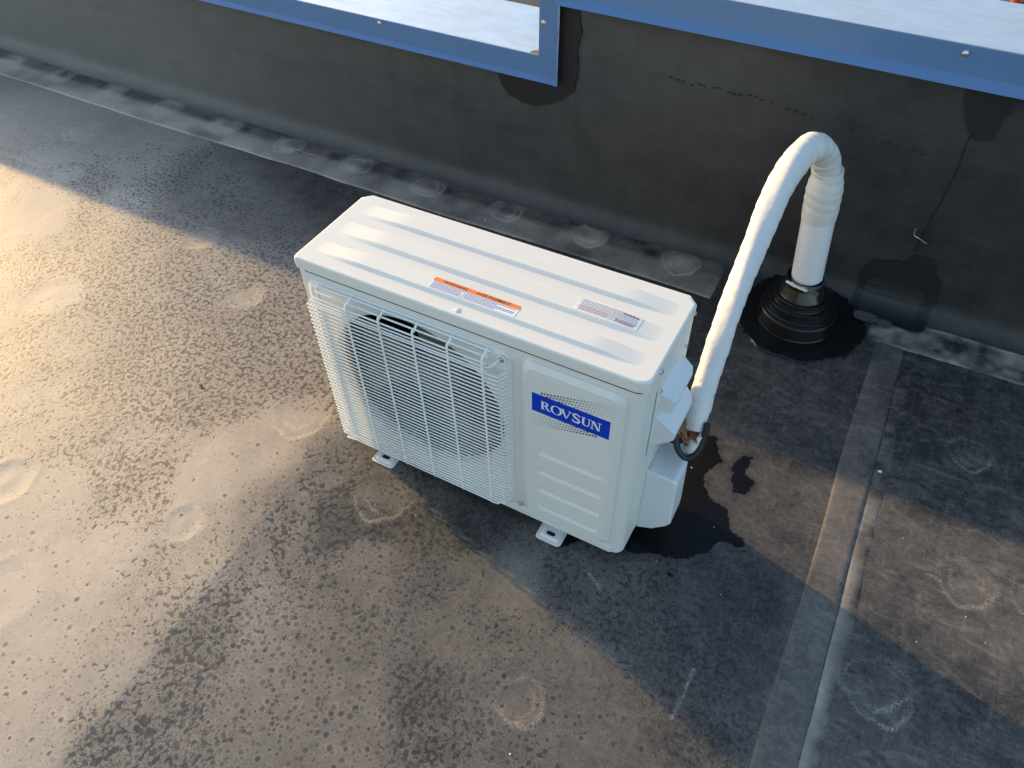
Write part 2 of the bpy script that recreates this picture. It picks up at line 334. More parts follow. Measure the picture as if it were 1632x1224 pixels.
# lap at the right: the sheet from the right overlaps, its edge runs straight away from the parapet
def e1(X, Y, u, v):
    X = X + np.where(u < .5, .0022 * np.sin(Y * 9) + .0018 * (vnoise(X, Y, 12, 8) - .5), 0)
    return X, Y, np.where(u <= 1e-6, 0., 1.) * np.where(u >= 1 - 1e-6, 0., 1.)
sheet('seam_strip', 1.074, 1.1500, -1.12, .925, .0045, .0014,
      lambda X, Y, d: np.clip(d * 1.0 + .10 + .14 * (vnoise(X, Y, 14, 9) - .5), 0, 1), e1)
def e2(X, Y, u, v): return X + .009 * u * (vnoise(X, Y, 30, 53) - .5) + .003 * (vnoise(X, Y, 9, 10) - .5), Y, np.where((u <= 1e-6) | (u >= 1 - 1e-6), 0., 1.)
sheet('seam_strip', 1.1475, 1.186, -1.12, .90, .0045, .0003,
      lambda X, Y, d: np.clip(d + (.46 * sst(.45 - Y, 0, .3) + .08) * (1 - sst(X, 1.15, 1.185)) * (.35 + 1.1 * vnoise(X, Y, 11, 52)) + .25 * (vnoise(X, Y, 38, 12) - .5), 0, 1), e2)
# horizontal leg of the parapet flashing, glued down along the foot of the wall
def e3(X, Y, u, v):
    Y = Y + np.where(v < .5, .004 * np.sin(X * 5) + .005 * (vnoise(X, Y * 0, 9, 13) - .5), 0)
    return X, Y, np.where(v <= 1e-6, 0., 1.) * np.where((u <= 1e-6) | (u >= 1 - 1e-6), 0., 1.)
def d3(X, Y, d):
    n = vnoise(X, Y, 7, 14); m = vnoise(X, Y, 22, 15)
    base = .38 * sst(-X, -.7, 2.0) + .26
    lowhalf = sst(.99 - Y, -.01, .03)
    f = base * (.35 + .9 * lowhalf) * (.55 + .9 * n) + .24 * (m - .5)
    for k in range(11):
        cx = -2.44 + .294 * k; dd = np.hypot((X - cx) / 1.15, Y - .995)
        f = f + .28 * np.exp(-(dd / .047) ** 6) * (.3 + 1.3 * m)
    f = f + .18 * np.exp(-((Y - .886) / .004) ** 2)
    return np.clip(f, 0, 1)
sheet('flashing_strip', -5.0, .63, .882, 1.052, .0055, .0022, d3, e3)
def d4(X, Y, d): return np.clip(.34 + .8 * (vnoise(X, Y * 1.6, 15, 17) - .5) + .6 * (vnoise(X, Y, 48, 18) - .5) + .3 * np.exp(-((Y - 1.045) / .006) ** 2), .02, 1)
sheet('flashing_strip', 1.05, 3.2, .925, 1.062, .0055, .0024, d4, e3)

# ------------------------------------------------------------------ parapet
WALLM = None
def wall_material():
    t = NT('black_wall_membrane'); P = t.pos()
    nl = t.noise(P, 1.6, 4); nm = t.noise(P, 9, 5, .62); nf = t.noise(P, 180, 3, .6)
    st = t.noise(t.map(P, (9, 9, 55)), 1, 4, .65); vt = t.noise(t.map(P, (26, 26, 3)), 1, 4, .6)
    d = t.attr('dust_glow')
    e = t.add(d, t.mul(t.math('SUBTRACT', nl, .5), .22)); e = t.add(e, t.mul(t.math('SUBTRACT', nm, .5), .22))
    e = t.add(e, t.mul(t.math('SUBTRACT', st, .5), .10)); e = t.add(e, t.mul(t.math('SUBTRACT', vt, .5), .08)); e = t.add(e, t.mul(t.math('SUBTRACT', nf, .5), .04))
    e = t.math('MAXIMUM', e, 0.)
    col = t.mix(e, (.014, .0145, .0165), (.245, .232, .215))
    t.set(color=col, rough=t.add(.50, t.mul(e, .3)), spec=.4)
    t.bump(t.add(nm, t.mul(nf, .25)), .18, .004)
    return t.m
WALLM = wall_material()
FRESH = NT('fresh_black_sealant'); _p = FRESH.pos(); _n = FRESH.noise(_p, 45, 4); FRESH.set(color=FRESH.mix(_n, (.013, .013, .0145), (.024, .024, .026)), rough=.5, spec=.35); FRESH.bump(_n, .15, .003); FRESH = FRESH.m
BLUE = paint('blue_coated_steel', (.115, .220, .41), .36, .04, scale=6)
def sheet_metal():
    t = NT('galvanised_sheet'); P = t.pos(); nl = t.noise(P, 4, 3); nm = t.noise(t.map(P, (9, 30, 9)), 1, 5, .65); nf = t.noise(P, 90, 3, .7)
    c = t.mix(t.ss(nm, .35, .75), (.72, .74, .77), (.63, .65, .69)); c = t.mix(t.mul(t.ss(nf, .62, .8), .5), c, (.9, .9, .9))
    t.set(color=c, rough=t.add(.34, t.mul(nm, .22)), metal=.88); t.bump(t.add(nl, t.mul(nf, .05)), .25, .01); return t.m
SHEET = sheet_metal()
STEEL = paint('zinc_screw', (.75, .76, .78), .28, .06, metal=1.0)

par = empty('parapet_wall', 'black membrane-covered parapet wall with blue metal coping, stepped in height', 'wall')
ZL, ZH, XS = .488, .722, -.018               # height of the low and the high stretch, place of the step
def wall_profile(ztop):
    p = []
    for k in range(9):                       # cove at the foot
        a = rad(90 * k / 8); p.append((1.035 + .05 * math.sin(a), .05 - .05 * math.cos(a) + .001))
    return p + [(YW, z) for z in np.linspace(.05, ztop, 40)[1:]]
def wall_sheet(x0, x1, ztop):
    prof = np.array(wall_profile(ztop)); xs = np.concatenate([np.linspace(x0, -3, 30)[:-1], np.linspace(max(x0, -3), x1, 420)]) if x0 < -3 else np.linspace(x0, x1, 260)
    X, K = np.meshgrid(xs, np.arange(len(prof))); Y = prof[K, 0].astype(float); Z = prof[K, 1].astype(float)
    amp = sst(Z, .02, .12)
    Y = Y + amp * (.004 * (vnoise(X + 20, Z + 4, 3, 31) - .5) + .0016 * (vnoise(X + 20, Z * 3 + 4, 11, 32) - .5))
    dust_glow = .175 + .52 * sst(-X, -.1, 2.6) + .05 * np.exp(-(Z / .05) ** 2) - .10 * sst(X, .2, 1.0) + .06 * sst(Z, .2, .6)  # dust plus bounced light from the sunlit roof, painted in towards the left
    return grid_mesh('wall_membrane', X, Y, Z, WALLM, dict(dust_glow=np.clip(dust_glow, .01, 1)), par)
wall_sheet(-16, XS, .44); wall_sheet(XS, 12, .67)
mk('wall_core', *join(box(-16, XS - .002, YW + .008, 1.348, -6, ZL - .004), box(XS - .002, 12, YW + .008, 1.333, -6, ZH - .004)), WALLM, par, 0)
# coping trims (front flange + kicked-out drip edge), one per stretch plus the upright one at the step
def trim_profile(z0, zc, zt, yl, yf):
    return [(yl, z0), (yl + .0012, z0 - .0012), (yf + .0015, zc - .003), (yf + .0015, zt - .0012), (yf + .03, zt - .0012), (yf + .03, zt), (yf + .0008, zt), (yf, zt - .001), (yf, zc), ]
def trim_h(x0, x1, prof, mitre_l=False, mitre_r=False, zin=None):
    n = 40; xs = np.linspace(x0, x1, n); return loft([[(x, y, z) for y, z in prof] for x in xs])
PL = trim_profile(.420, .431, ZL, 1.059, 1.071); PH = trim_profile(.6425, .661, ZH, 1.051, 1.071)
tl = mk('coping_trim', *trim_h(-16, .030, PL), BLUE, par, 30)
th = mk('coping_trim', *trim_h(.033, 12, PH), BLUE, par, 30)
# upright trim closing the step; its drip edge faces right
vx0, vx1, vx2 = XS, .0345, .047
up = [(vx0, 1.0705), (vx0 - .0006, 1.072), (vx0 - .0006, 1.10), (vx0 + .001, 1.10), (vx0 + .001, 1.0715), (vx1 - .0006, 1.0715), (vx2 - .001, 1.0601), (vx2, 1.059), (vx1, 1.0698), ]
zb = lambda x: .4195 if x > vx1 - .002 else .432
rg0 = [(x, y, .4195 if x >= vx2 - .0015 else (.4305)) for x, y in up]; rg1 = [(x, y, ZH + .0015) for x, y in up]
mid = [[(x, y, z) for x, y in up] for z in np.linspace(.45, .70, 12)]
upm = mk('coping_corner_trim', *loft([rg0] + mid + [rg1]), BLUE, par, 30)
# little return closing the drip edge at the outer corner
mk('coping_corner_trim', [(.030, 1.0712, .4315), (.0345, 1.0696, .4308), (.047, 1.0588, .4193), (.030, 1.0588, .4195), (.030, 1.0600, .4180), (.046, 1.0602, .4180)],
   [(0, 1, 2, 3), (3, 2, 5, 4)], BLUE, par, 0)
DARKGAP = paint('dark_gap', (.01, .01, .01), .7)
mk('torn_fold', [(.0425, 1.0628, .585), (.0375, 1.0668, .56), (.036, 1.068, .535), (.041, 1.0655, .525), (.0455, 1.0615, .545)], [(0, 1, 2, 3, 4)], DARKGAP, par, 0)
mk('top_sheet', *loft([[(x, y, z) for y, z in ((1.0735, ZL - .003), (1.0735, ZL + .0018), (1.22, ZL + .003), (1.355, ZL + .004), (1.355, ZL - .05), (1.35, ZL - .05), (1.35, ZL - .001))] for x in np.linspace(-16, XS - .003, 30)]), SHEET, par, 30)
mk('top_sheet', *loft([[(x, y, z) for y, z in ((1.0735, ZH - .003), (1.0735, ZH + .0018), (1.2, ZH + .003), (1.340, ZH + .004), (1.340, ZH - .05), (1.335, ZH - .05), (1.335, ZH - .001))] for x in np.linspace(XS + .001, 12, 30)]), SHEET, par, 30)
RUST = paint('rust_stain', (.30, .20, .10), .7, .2, scale=120)
mk('rust_mark', *prism([(XS - .004, 1.076), (XS - .032, 1.078), (XS - .026, 1.092), (XS - .012, 1.10), (XS - .004, 1.098)], lambda x, y: (x, y, ZL + .0022), lambda x, y: (x, y, ZL + .0026)), RUST, par, 0)
def screw(parent, c, axis='y', r=.0062):
    prof = [(r * 1.25, 0), (r * 1.25, .0012), (r * .98, .0014), (r * .9, .0034), (r * .5, .0044), (.0004, .0046)]
    v, f = lathe(prof, 20); s = {'y': lambda p: (c[0] + p[0], c[1] - p[2], c[2] + p[1]), 'x': lambda p: (c[0] + p[2], c[1] + p[0], c[2] + p[1])}[axis]
    o = mk('screw', [s(p) for p in v], f, STEEL, parent, 40)
    return o
screw(tl, (-.552, 1.0705, .478)); screw(upm, (-.005, 1.0705, .582)); screw(th, (1.0, 1.0705, .705)); screw(tl, (-1.75, 1.0705, .478)); screw(th, (2.2, 1.0705, .705))
# sealant patches and laps on the wall face
def wall_patch(name, poly, t=.0016, mat=FRESH, y0=None):
    poly = [tuple(p) for p in poly]; ctr = np.mean(poly, 0); out = []
    for i in range(len(poly)):               # round the outline
        a, b = np.array(poly[i]), np.array(poly[(i + 1) % len(poly)])
        for k in range(5):
            q = a + (b - a) * k / 5; out.append(q + (rng.random(2) - .5) * .004)
    off = [.0045 + t] * len(out)
    v, f = prism([tuple(p) for p in out], lambda x, z: (x, YW - .0030 - t, z), lambda x, z: (x, YW + .004, z))
    return mk(name, v, f, mat, par, 0)
wall_patch('membrane_patch', [(-.16, .43), (-.145, .375), (-.12, .348), (-.075, .335), (-.02, .335), (.02, .352), (.055, .375), (.088, .405), (.099, .46), (.094, .52), (.103, .57), (.096, .60), (.094, .66), (.03, .66), (.03, .43)])
wall_patch('membrane_patch', [(1.03, .66), (1.038, .60), (1.06, .558), (1.072, .535), (1.095, .518), (1.125, .526), (1.128, .57), (1.14, .62), (1.19, .63), (1.19, .66)])
wall_patch('membrane_patch', [(1.145, .655), (1.16, .61), (1.20, .595), (1.34, .60), (1.36, .655)], .001)
pp = lambda x, z: (x, z)
wall_patch('membrane_patch', [(1.075, .155), (1.09, .13), (1.12, .125), (1.145, .135), (1.15, .165), (1.125, .185), (1.085, .18)], .0012)
wall_patch('membrane_patch', [(.985, .05), (.985, .105), (1.0, .135), (1.05, .15), (1.11, .15), (1.155, .14), (1.178, .12), (1.19, .05)], .0008)
v, f = tube([(1.085 + .004 * math.sin(z * 20), YW - .0015, z) for z in np.linspace(.19, .525, 20)], .0013, 5); mk('lap_edge', v, f, FRESH, par)
# broken line of old adhesive
OLDW = paint('old_adhesive', (.022, .022, .023), .6)
DASH = []
for k in range(34):
    x = .36 + .64 * k / 33 + rng.normal(0, .006); z = .50 - .045 * max(0, (x - .6)) / .4 + rng.normal(0, .0025)
    if rng.random() < .3: continue
    w = rng.uniform(.003, .012); DASH.append(box(x, x + w, YW - .0038, YW, z, z + rng.uniform(.001, .0026)))
dsh = mk('adhesive_line', *join(*DASH), OLDW, par, 0); dsh['kind'] = 'stuff'
# patch lying in the cove beside the pipe, with its raised bead
def cove_pt(s, off=.003):
    """s: metres up the cove/wall from y=.97"""
    pr = np.array([(.97, .003), (1.0, .003)] + wall_profile(.4)); L = np.r_[0, np.cumsum(np.hypot(*np.diff(pr, axis=0).T))]
    y = np.interp(s, L, pr[:, 0]); z = np.interp(s, L, pr[:, 1]); return y - off * (1 if z > .03 else .3), z + off * (0 if z > .06 else .7)
def cove_patch(name, x0, x1, s0, s1, mat, off=.003, r=.03):
    out = rrect(x0, x1, s0, s1, r, 5); us = np.linspace(0, 1, 14); V = []; F = []
    xs = np.linspace(x0, x1, 16); ss_ = np.linspace(s0, s1, 16)
    for s in ss_:
        for x in xs:
            dx = max(abs(x - (x0 + x1) / 2) - ((x1 - x0) / 2 - r), 0); ds = max(abs(s - (s0 + s1) / 2) - ((s1 - s0) / 2 - r), 0)
            k = 1 if math.hypot(dx, ds) <= r else r / math.hypot(dx, ds)
            xx = (x0 + x1) / 2 + math.copysign(min(abs(x - (x0 + x1) / 2), (x1 - x0) / 2 - r) + dx * k, x - (x0 + x1) / 2)
            s2 = (s0 + s1) / 2 + math.copysign(min(abs(s - (s0 + s1) / 2), (s1 - s0) / 2 - r) + ds * k, s - (s0 + s1) / 2)
            y, z = cove_pt(s2, off); V.append((xx, y, z))
    F = [(j * 16 + i, j * 16 + i + 1, (j + 1) * 16 + i + 1, (j + 1) * 16 + i) for j in range(15) for i in range(15)]
    return mk(name, V, F, mat, par, 60)
cove_patch('membrane_patch', .985, 1.185, .03, .20, FRESH, .0035, .03)
OLD = NT('weathered_black_membrane'); _p = OLD.pos(); _n = OLD.noise(_p, 14, 5, .6); OLD.set(color=OLD.mix(_n, (.016, .017, .019), (.030, .031, .034)), rough=.48); OLD.bump(_n, .2, .003); OLD = OLD.m
cove_patch('membrane_patch', 1.005, 1.155, .045, .175, OLD, .0050, .022)
DUSTY = paint('dried_dust', (.17, .158, .135), .85, .42, scale=110)
cove_patch('dust_pocket', 1.0, 1.062, .012, .052, DUSTY, .0068, .018); cove_patch('dust_pocket', 1.062, 1.103, .012, .042, DUSTY, .0068, .012)
bead = [cove_pt(.158 - .02 * ((x - 1.02) / .12) ** 2, .006) for x in np.linspace(1.005, 1.15, 24)]
v, f = tube([(x, y, z) for x, (y, z) in zip(np.linspace(1.005, 1.15, 24), bead)], .0012, 6); mk('sealant_bead', v, f, OLD, par)

# wire snagged on the wall
v, f = tube(spline([(1.060, 1.078, .262), (1.062, 1.066, .25), (1.075, 1.068, .243), (1.098, 1.077, .228)], 20), .0009, 6)
tag(mk('bent_wire', v, f, paint('bright_wire', (.6, .6, .6), .3, metal=1)), 'thin bent wire stuck to the black wall lap', 'wire')

# ------------------------------------------------------------------ beyond the parapet
ASPH = NT('asphalt'); _p = ASPH.pos(); _n = ASPH.noise(_p, 3, 5); ASPH.set(color=ASPH.mix(_n, (.05, .05, .052), (.10, .10, .105)), rough=.85); ASPH = ASPH.m
gnd = mk('ground', [(-900, -900, -5), (900, -900, -5), (900, 900, -5), (-900, 900, -5)], [(0, 1, 2, 3)], ASPH, None, 0, kind='structure')
RED = paint('red_paint', (.55, .07, .025), .45)
rp = empty('bollard', 'orange-red steel bollard standing on the asphalt behind the parapet', 'bollard'); rp.location = (2.41, 18.25, -5)
mk('post', *lathe([(.085, 0), (.085, .95), (.078, .985), (.055, 1.01), (.001, 1.02)], 24), RED, rp, 40)
mk('base_ring', *lathe([(.11, 0), (.11, .025), (.088, .03), (.086, .0)], 24), RED, rp, 40)

# ------------------------------------------------------------------ the outdoor unit
W_, D_, ZB, ZT = .72, .2347, .02, .5506
UR = Matrix(((.9998, .016, -.0152), (-.0159, .9999, .0044), (.0153, -.0042, .9999)))
ac = empty('air_conditioner', 'off-white outdoor air conditioning unit with wire fan grille standing on the roof', 'air conditioner')
mw = UR.to_4x4(); mw.translation = Vector((0, 0, ZB)) - UR @ Vector((0, 0, ZB)); ac.matrix_world = mw
def white_paint(name, col, rough=.32):
    t = NT(name); p = t.pos('Object'); n = t.noise(p, 5, 3); nf = t.noise(p, 500, 2, .5)
    t.set(color=t.mix(n, tuple(c * .965 for c in col), col), rough=t.add(rough - .04, t.mul(n, .09)), spec=.5); t.bump(nf, .03, .0006); return t.m
WHITE = white_paint('off_white_enamel', (.745, .732, .685), .42)
PLAST = white_paint('white_plastic', (.74, .76, .76), .38)
BLACK = paint('black_plastic', (.012, .012, .013), .5)
def plan(x0, x1, y0, y1, r, seg=6, ch=None): return rrect(x0, x1, y0, y1, r, seg)
ZS = ZT - .0245                              # lower edge of the lid skirt
FC, FR = (.254, .296), .200
circ = lambda y, r, n=96: [(FC[0] + r * math.cos(2 * math.pi * i / n), y, FC[1] + r * math.sin(2 * math.pi * i / n)) for i in range(n)]
# casing: side and back walls follow a rounded plan, the front carries the fan opening
pl_ = [(x, y) if x > .1 else (.003 + (x - .003) * .3, y if y > .1 else .002 + (y - .002) * .3) for x, y in plan(.003, W_ - .003, .002, D_ - .003, .02)]
pl_ = [p for p in pl_]
zs = [ZB, ZB + .004, ZS + .006]
side = [[(x, y, z) for x, y in pl_] for z in zs]
v, f = loft(side, cap=False)
# drop the wall faces that make up the flat front
f = [q for q in f if not all(abs(v[i][1] - .002) < 1e-6 for i in q)]
cas = mk('casing', v, f, WHITE, ac, 40)
fx0, fx1 = .003 + .006, W_ - .003 - .02
v, f = fill_with_hole([(fx0, .002, ZB), (fx1, .002, ZB), (fx1, .002, ZS + .006), (fx0, .002, ZS + .006)], circ(.002, FR + .004))
mk('front_panel', v, f, WHITE, cas, 0)
v, f = prism(rrect(.004, W_ - .004, .003, D_ - .004, .02), lambda x, y: (x, y, ZB + .001), lambda x, y: (x, y, ZB + .003)); mk('base_pan', v, f, WHITE, ac, 0)
# front lower flange of the base pan
mk('base_flange', *prism(rrect(.010, W_ - .024, ZB - .002, ZB + .016, .004, 2), lambda x, z: (x, -.0005, z), lambda x, z: (x, .004, z)), WHITE, cas, 0, .001)
# fan pad: proud panel with bevelled rim and bell-mouth
def pad_rings(x0, x1, z0, z1, r, h, ins):
    return [[(x, .003, z) for x, z in rrect(x0, x1, z0, z1, r)], [(x, -h * .25, z) for x, z in rrect(x0 + .0006, x1 - .0006, z0 + .0006, z1 - .0006, r)],
            [(x, -h * .72, z) for x, z in rrect(x0 + ins * .62, x1 - ins * .62, z0 + ins * .62, z1 - ins * .62, r - ins * .3)],
            [(x, -h, z) for x, z in rrect(x0 + ins, x1 - ins, z0 + ins, z1 - ins, r - ins * .5)]]
rings = pad_rings(.02, .471, .040, .5080, .022, .006, .010)
v1 = loft(rings, cap=False); v2 = fill_with_hole(rings[-1], circ(-.006, FR))
bell = loft([circ(-.006, FR), circ(-.0045, FR - .002), circ(.002, FR - .005), circ(.012, FR - .006)], cap=False)
mk('fan_panel', *join(v1, v2, bell), WHITE, cas, 30)
# control side pad with four pressed louvres
rings = pad_rings(.4915, .6885, .045, .5085, .022, .009, .012)
LV = [(.2744 - .0615 * k + .013, .2744 - .0615 * k - .010) for k in range(4)]
outer = rings[-1]
bm = bmesh.new(); es = []
def loop(pts):
    vs = [bm.verts.new(p) for p in pts]; es.extend(bm.edges.new((vs[i], vs[(i + 1) % len(vs)])) for i in range(len(vs)))
loop(outer); lv_parts = []
for zt_, zb_ in LV:
    a = [(x, -.009, z) for x, z in rrect(.527, .664, zb_, zt_, .006, 3)]; loop(a)
    b = [(x, -.0058, z) for x, z in rrect(.531, .660, zb_ + .007, zt_ - .0018, .005, 3)]
    lv_parts.append(loft([a, b], cap=False)); lv_parts.append((b, [tuple(range(len(b)))]))
bmesh.ops.triangle_fill(bm, use_beauty=True, use_dissolve=False, edges=es); bm.verts.index_update()
v2 = ([tuple(x.co) for x in bm.verts], [tuple(x.index for x in q.verts) for q in bm.faces]); bm.free()
ctl = mk('control_panel', *join(loft(rings, cap=False), v2, *lv_parts), WHITE, cas, 25)
# small pressed dimples above the badge
for x, z in ((.541, .488), (.646, .489)):
    vv, ff = lathe([(.003, 0), (.0026, .0006), (.001, .001), (.0002, .0011)], 12); mk('rivet', [(x + p[0], -.009 - p[2], z + p[1]) for p in vv], ff, WHITE, ctl)
# lid with skirt and three long pressed ribs
def oct_(x0, x1, y0, y1, c): return [(x0 + .007, y0), (x1 - .022, y0), (x1 - .007, y0 + .0045), (x1 - .001, y0 + .012), (x1, y0 + .017), (x1, y1 - c), (x1 - c, y1), (x0 + c, y1), (x0, y1 - c), (x0, y0 + .009), (x0 + .0018, y0 + .0028)]
def lidring(ins, z): return [(x, y, z) for x, y in oct_(-.001 + ins, W_ + .001 - ins, -.002 + ins, D_ + .002 - ins, .017)]
lid = mk('lid', *loft([lidring(.0012, ZS), lidring(0, ZS), lidring(0, ZT - .0042), lidring(.0009, ZT - .0016), lidring(.0026, ZT - .0003), lidring(.0045, ZT)]), WHITE, ac, 50)
gap = [(x, y) for x, y in rrect(.0022, W_ - .0022, .0010, D_ - .002, .0205)]
mk('lid_gap_shade', *loft([[(x, y, z) for x, y in gap] for z in (ZS - .0060, ZS + .001)], cap=False), BLACK, cas, 60)  # black band painting the shadow line under the lid skirt
bd = rrect(.0030, W_ - .0030, .0018, D_ - .003, .0202, 8); bd = np.array([(x, y, ZS - .0078) for x, y in bd + bd[:1]])
mk('panel_bead', *tube(bd, .0024, 8), WHITE, cas, 60)
def rib(y0, y1, x0, x1, xl, xr, h):
    nx, ny = 150, 61; xs = np.linspace(x0, x1, nx); us = np.linspace(0, 1, ny); X, U = np.meshgrid(xs, us)
    Y = y0 + (y1 - y0) * U
    ends = sst(X, x0, x0 + xl) * sst(-X, -x1, -x1 + xr)
    # front flank slopes, back edge falls softly
    prof = (.25 * sst(U, .0, .22) + .75 * np.clip((U - .015) / .185, 0, 1)) * (1 - np.clip((U - .90) / .085, 0, 1))
    Z = ZT - .0006 + h * prof * ends + .0004 * prof
    edge = (U < 1e-6) | (U > 1 - 1e-6) | (X < x0 + 1e-6) | (X > x1 - 1e-6); Z = np.where(edge, ZT - .001, Z)
    o = grid_mesh('rib', X, Y, Z, WHITE, None, lid); return o
rib(.026, .068, .014, .702, .125, .11, .0056); rib(.091, .140, .016, .706, .125, .11, .0056); rib(.163, .208, .022, .708, .125, .11, .0056)
# arrow mark pressed in the lid
mk('arrow_mark', *join(prism([(.350, .012), (.3565, .0065), (.363, .012)], lambda x, y: (x, y, ZT - .0005), lambda x, y: (x, y, ZT + .0016)), box(.354, .359, .012, .018, ZT - .0005, ZT + .0014)), WHITE, lid, 0, .0006)
# fan behind the grille
DARKIN = paint('dark_interior', (.02, .02, .021), .6); FANM = paint('grey_fan_plastic', (.15, .15, .115), .45, .06); COIL = None
mk('fan_shroud', *loft([circ(.012, FR - .0055), circ(.175, FR + .015)], cap=False), DARKIN, cas, 60)
mk('coil', *join(box(FC[0] - .22, FC[0] + .22, .178, .182, ZB + .01, .52), *[box(FC[0] - .22 + .44 * k / 60, FC[0] - .22 + .44 * k / 60 + .0015, .165, .178, ZB + .01, .52) for k in range(61)]), paint('coil_metal', (.04, .04, .04), .5, metal=.4), cas, 0)
fan = mk('fan', *(lambda vf: ([(FC[0] + p[0], .052 - p[2], FC[1] + p[1]) for p in vf[0]], vf[1]))(lathe([(.052, -.03), (.052, .012), (.046, .02), (.03, .024), (.0005, .025)], 40)), FANM, ac, 40)
def blade(a0):
    V = []; nr, na = 10, 16
    for i in range(nr):
        r = .048 + (.186 - .048) * i / (nr - 1); span = rad(46 + 14 * (i / (nr - 1)))
        for j in range(na):
            u = j / (na - 1); a = a0 - span * .5 + span * u + .25 * (i / (nr - 1))
            y = .045 + .045 * (u - .5) * -1 + .01 * math.sin(u * math.pi) ; V.append((FC[0] + r * math.cos(a), y, FC[1] + r * math.sin(a)))
    F = [(i * na + j, i * na + j + 1, (i + 1) * na + j + 1, (i + 1) * na + j) for i in range(nr - 1) for j in range(na - 1)]
    o = mk('fan_blade', V, F, FANM, fan, 60); s = o.modifiers.new('solid', 'SOLIDIFY'); s.thickness = .0025; return o
for a in (52, 172, 292): blade(rad(a))
# wire grille: upright wires in one frame, every level wire its own piece
GY0 = -.0265
VX = [.1305, .2055, .281, .3545, .4265]
parts = []
for x in VX:
    p = spline([(x, -.0055, .504), (x, -.013, .5015), (x, -.021, .494), (x, GY0 - .0014, .482), (x, GY0 - .0016, .30), (x, GY0 - .0016, .09), (x, GY0 - .001, .060), (x, -.021, .050), (x, -.012, .0465)], 36)
    parts.append(tube(p, .0022, 7))
GRM = white_paint('grille_white', (.86, .86, .83), .3)
parts.append(tube([(.0465, -.0075, .50), (.0465, -.0075, .06)], .0019, 7))
gril = mk('fan_grille', *join(*parts), GRM, ac, 60)
def hwire(path, name='wire', parent=gril):
    v, f = tube(path, .0019, 6); return mk(name, v, f, GRM, parent, 60)
def bent(z, xr=.4585, xl=.0315):
    return spline([(xr + .0045, -.0065, z), (xr + .003, -.0135, z), (xr - .003, -.0215, z), (xr - .012, GY0, z), (.30, GY0, z), (.15, GY0, z), (xl + .010, GY0, z), (xl + .001, -.0225, z), (xl - .001, -.014, z), (xl - .001, -.0065, z)], 30)
proto = None
for k in range(49):
    z = .068 + .0104 * k
    if z > .466: break
    if proto is None: proto = hwire(bent(0.)); proto.location = (0, 0, z)
    else:
        o = proto.copy(); COL.objects.link(o); o.parent = gril; o.location = (0, 0, z)
for z, y, xr in ((.5035, -.0085, .4345), (.4965, -.0185, .434), (.4865, GY0 + .001, .433), (.4695, GY0, .4345)):
    hwire(spline([(xr, y, z), (.3, y, z), (.15, y, z), (.07, y, z), (.052, y, z)], 12))
# the wire that carries the fixing eye
hwire(spline([(.4515, -.0085, .490), (.447, -.014, .4865), (.440, -.022, .480), (.430, GY0, .478), (.40, GY0, .478), (.2, GY0, .478), (.045, GY0, .478)], 40))
for z, y in ((.0565, GY0 + .001), (.0505, -.0215), (.0465, -.0125)):
    hwire(spline([(.440, y, z), (.3, y, z), (.15, y, z), (.045, y, z)], 12))
hwire(spline([(.4445, -.006, .053), (.444, -.018, .055), (.436, GY0, .058), (.42, GY0, .058)], 14)); hwire(spline([(.045, -.006, .047), (.038, -.016, .048), (.040, GY0, .054), (.06, GY0, .056)], 14))
def uscrew(c, axis='y', r=.004): return screw(cas, c, axis, r)
uscrew((.4545, -.0055, .4905), r=.0055); uscrew((.4825, -.0, .052), r=.004)
mk('grille_eye', *(lambda vf: ([(.4545 + p[0], -.0068 - p[2], .4905 + p[1]) for p in vf[0]], vf[1]))(lathe([(.0095, 0), (.0095, .0012), (.0065, .0014), (.0065, 0)], 20)), GRM, gril, 30)
# badge
BADGE = NT('badge_blue'); BADGE.set(color=(.0008, .040, .46), rough=.45, spec=.2); BADGE = BADGE.m
PRW = paint('print_white', (.85, .85, .85), .4, .01); NAVY = paint('print_navy', (.004, .018, .12), .4, .01)
bx0, bx1, bz0, bz1 = .5155, .6665, .3925, .4405; YP = -.0094
mk('badge_sheet', *box(.512, .669, YP, -.0089, .345, .487), white_paint('badge_film', (.74, .735, .69), .35), ctl, 0)
badge = mk('badge', *box(bx0, bx1, YP - .0003, YP, bz0, bz1), BADGE, ctl, 0)
def P2(poly): return prism(poly, lambda x, z: (x, YP - .0007, z), lambda x, z: (x, YP - .0003, z))
H, x = .0215, .534; z0 = .4055; st, thn, sf = .0040, .0016, .0012
L = []
def R_(x0, x1, a, b): L.append(P2([(x0, z0 + a * H), (x1, z0 + a * H), (x1, z0 + b * H), (x0, z0 + b * H)]))
def arc(cx, cz, ro_x, ro_z, ri_x, ri_z, a0, a1, n=20, dx=0.):
    for k in range(n):
        p = [rad(a0 + (a1 - a0) * (k + j) / n) for j in (0, 1.02)]
        L.append(P2([(cx + ro_x * math.cos(p[0]), z0 + cz + ro_z * math.sin(p[0])), (cx + ro_x * math.cos(p[1]), z0 + cz + ro_z * math.sin(p[1])),
                     (cx + dx + ri_x * math.cos(p[1]), z0 + cz + ri_z * math.sin(p[1])), (cx + dx + ri_x * math.cos(p[0]), z0 + cz + ri_z * math.sin(p[0]))]))
def quad(a, b, c, d): L.append(P2([(p[0], z0 + p[1] * H) for p in (a, b, c, d)]))
# R
R_(x + .001, x + .001 + st, 0, 1); R_(x, x + .007, 0, .06); R_(x, x + .005, .94, 1)
arc(x + .006, .74 * H, .0085, .26 * H, .0045, .19 * H, -90, 90, 16); R_(x + .004, x + .0065, .94, 1); R_(x + .004, x + .0065, .47, .54)
quad((x + .007, .50), (x + .0105, .50), (x + .0185, .0), (x + .0138, 0)); R_(x + .014, x + .0195, 0, .06)
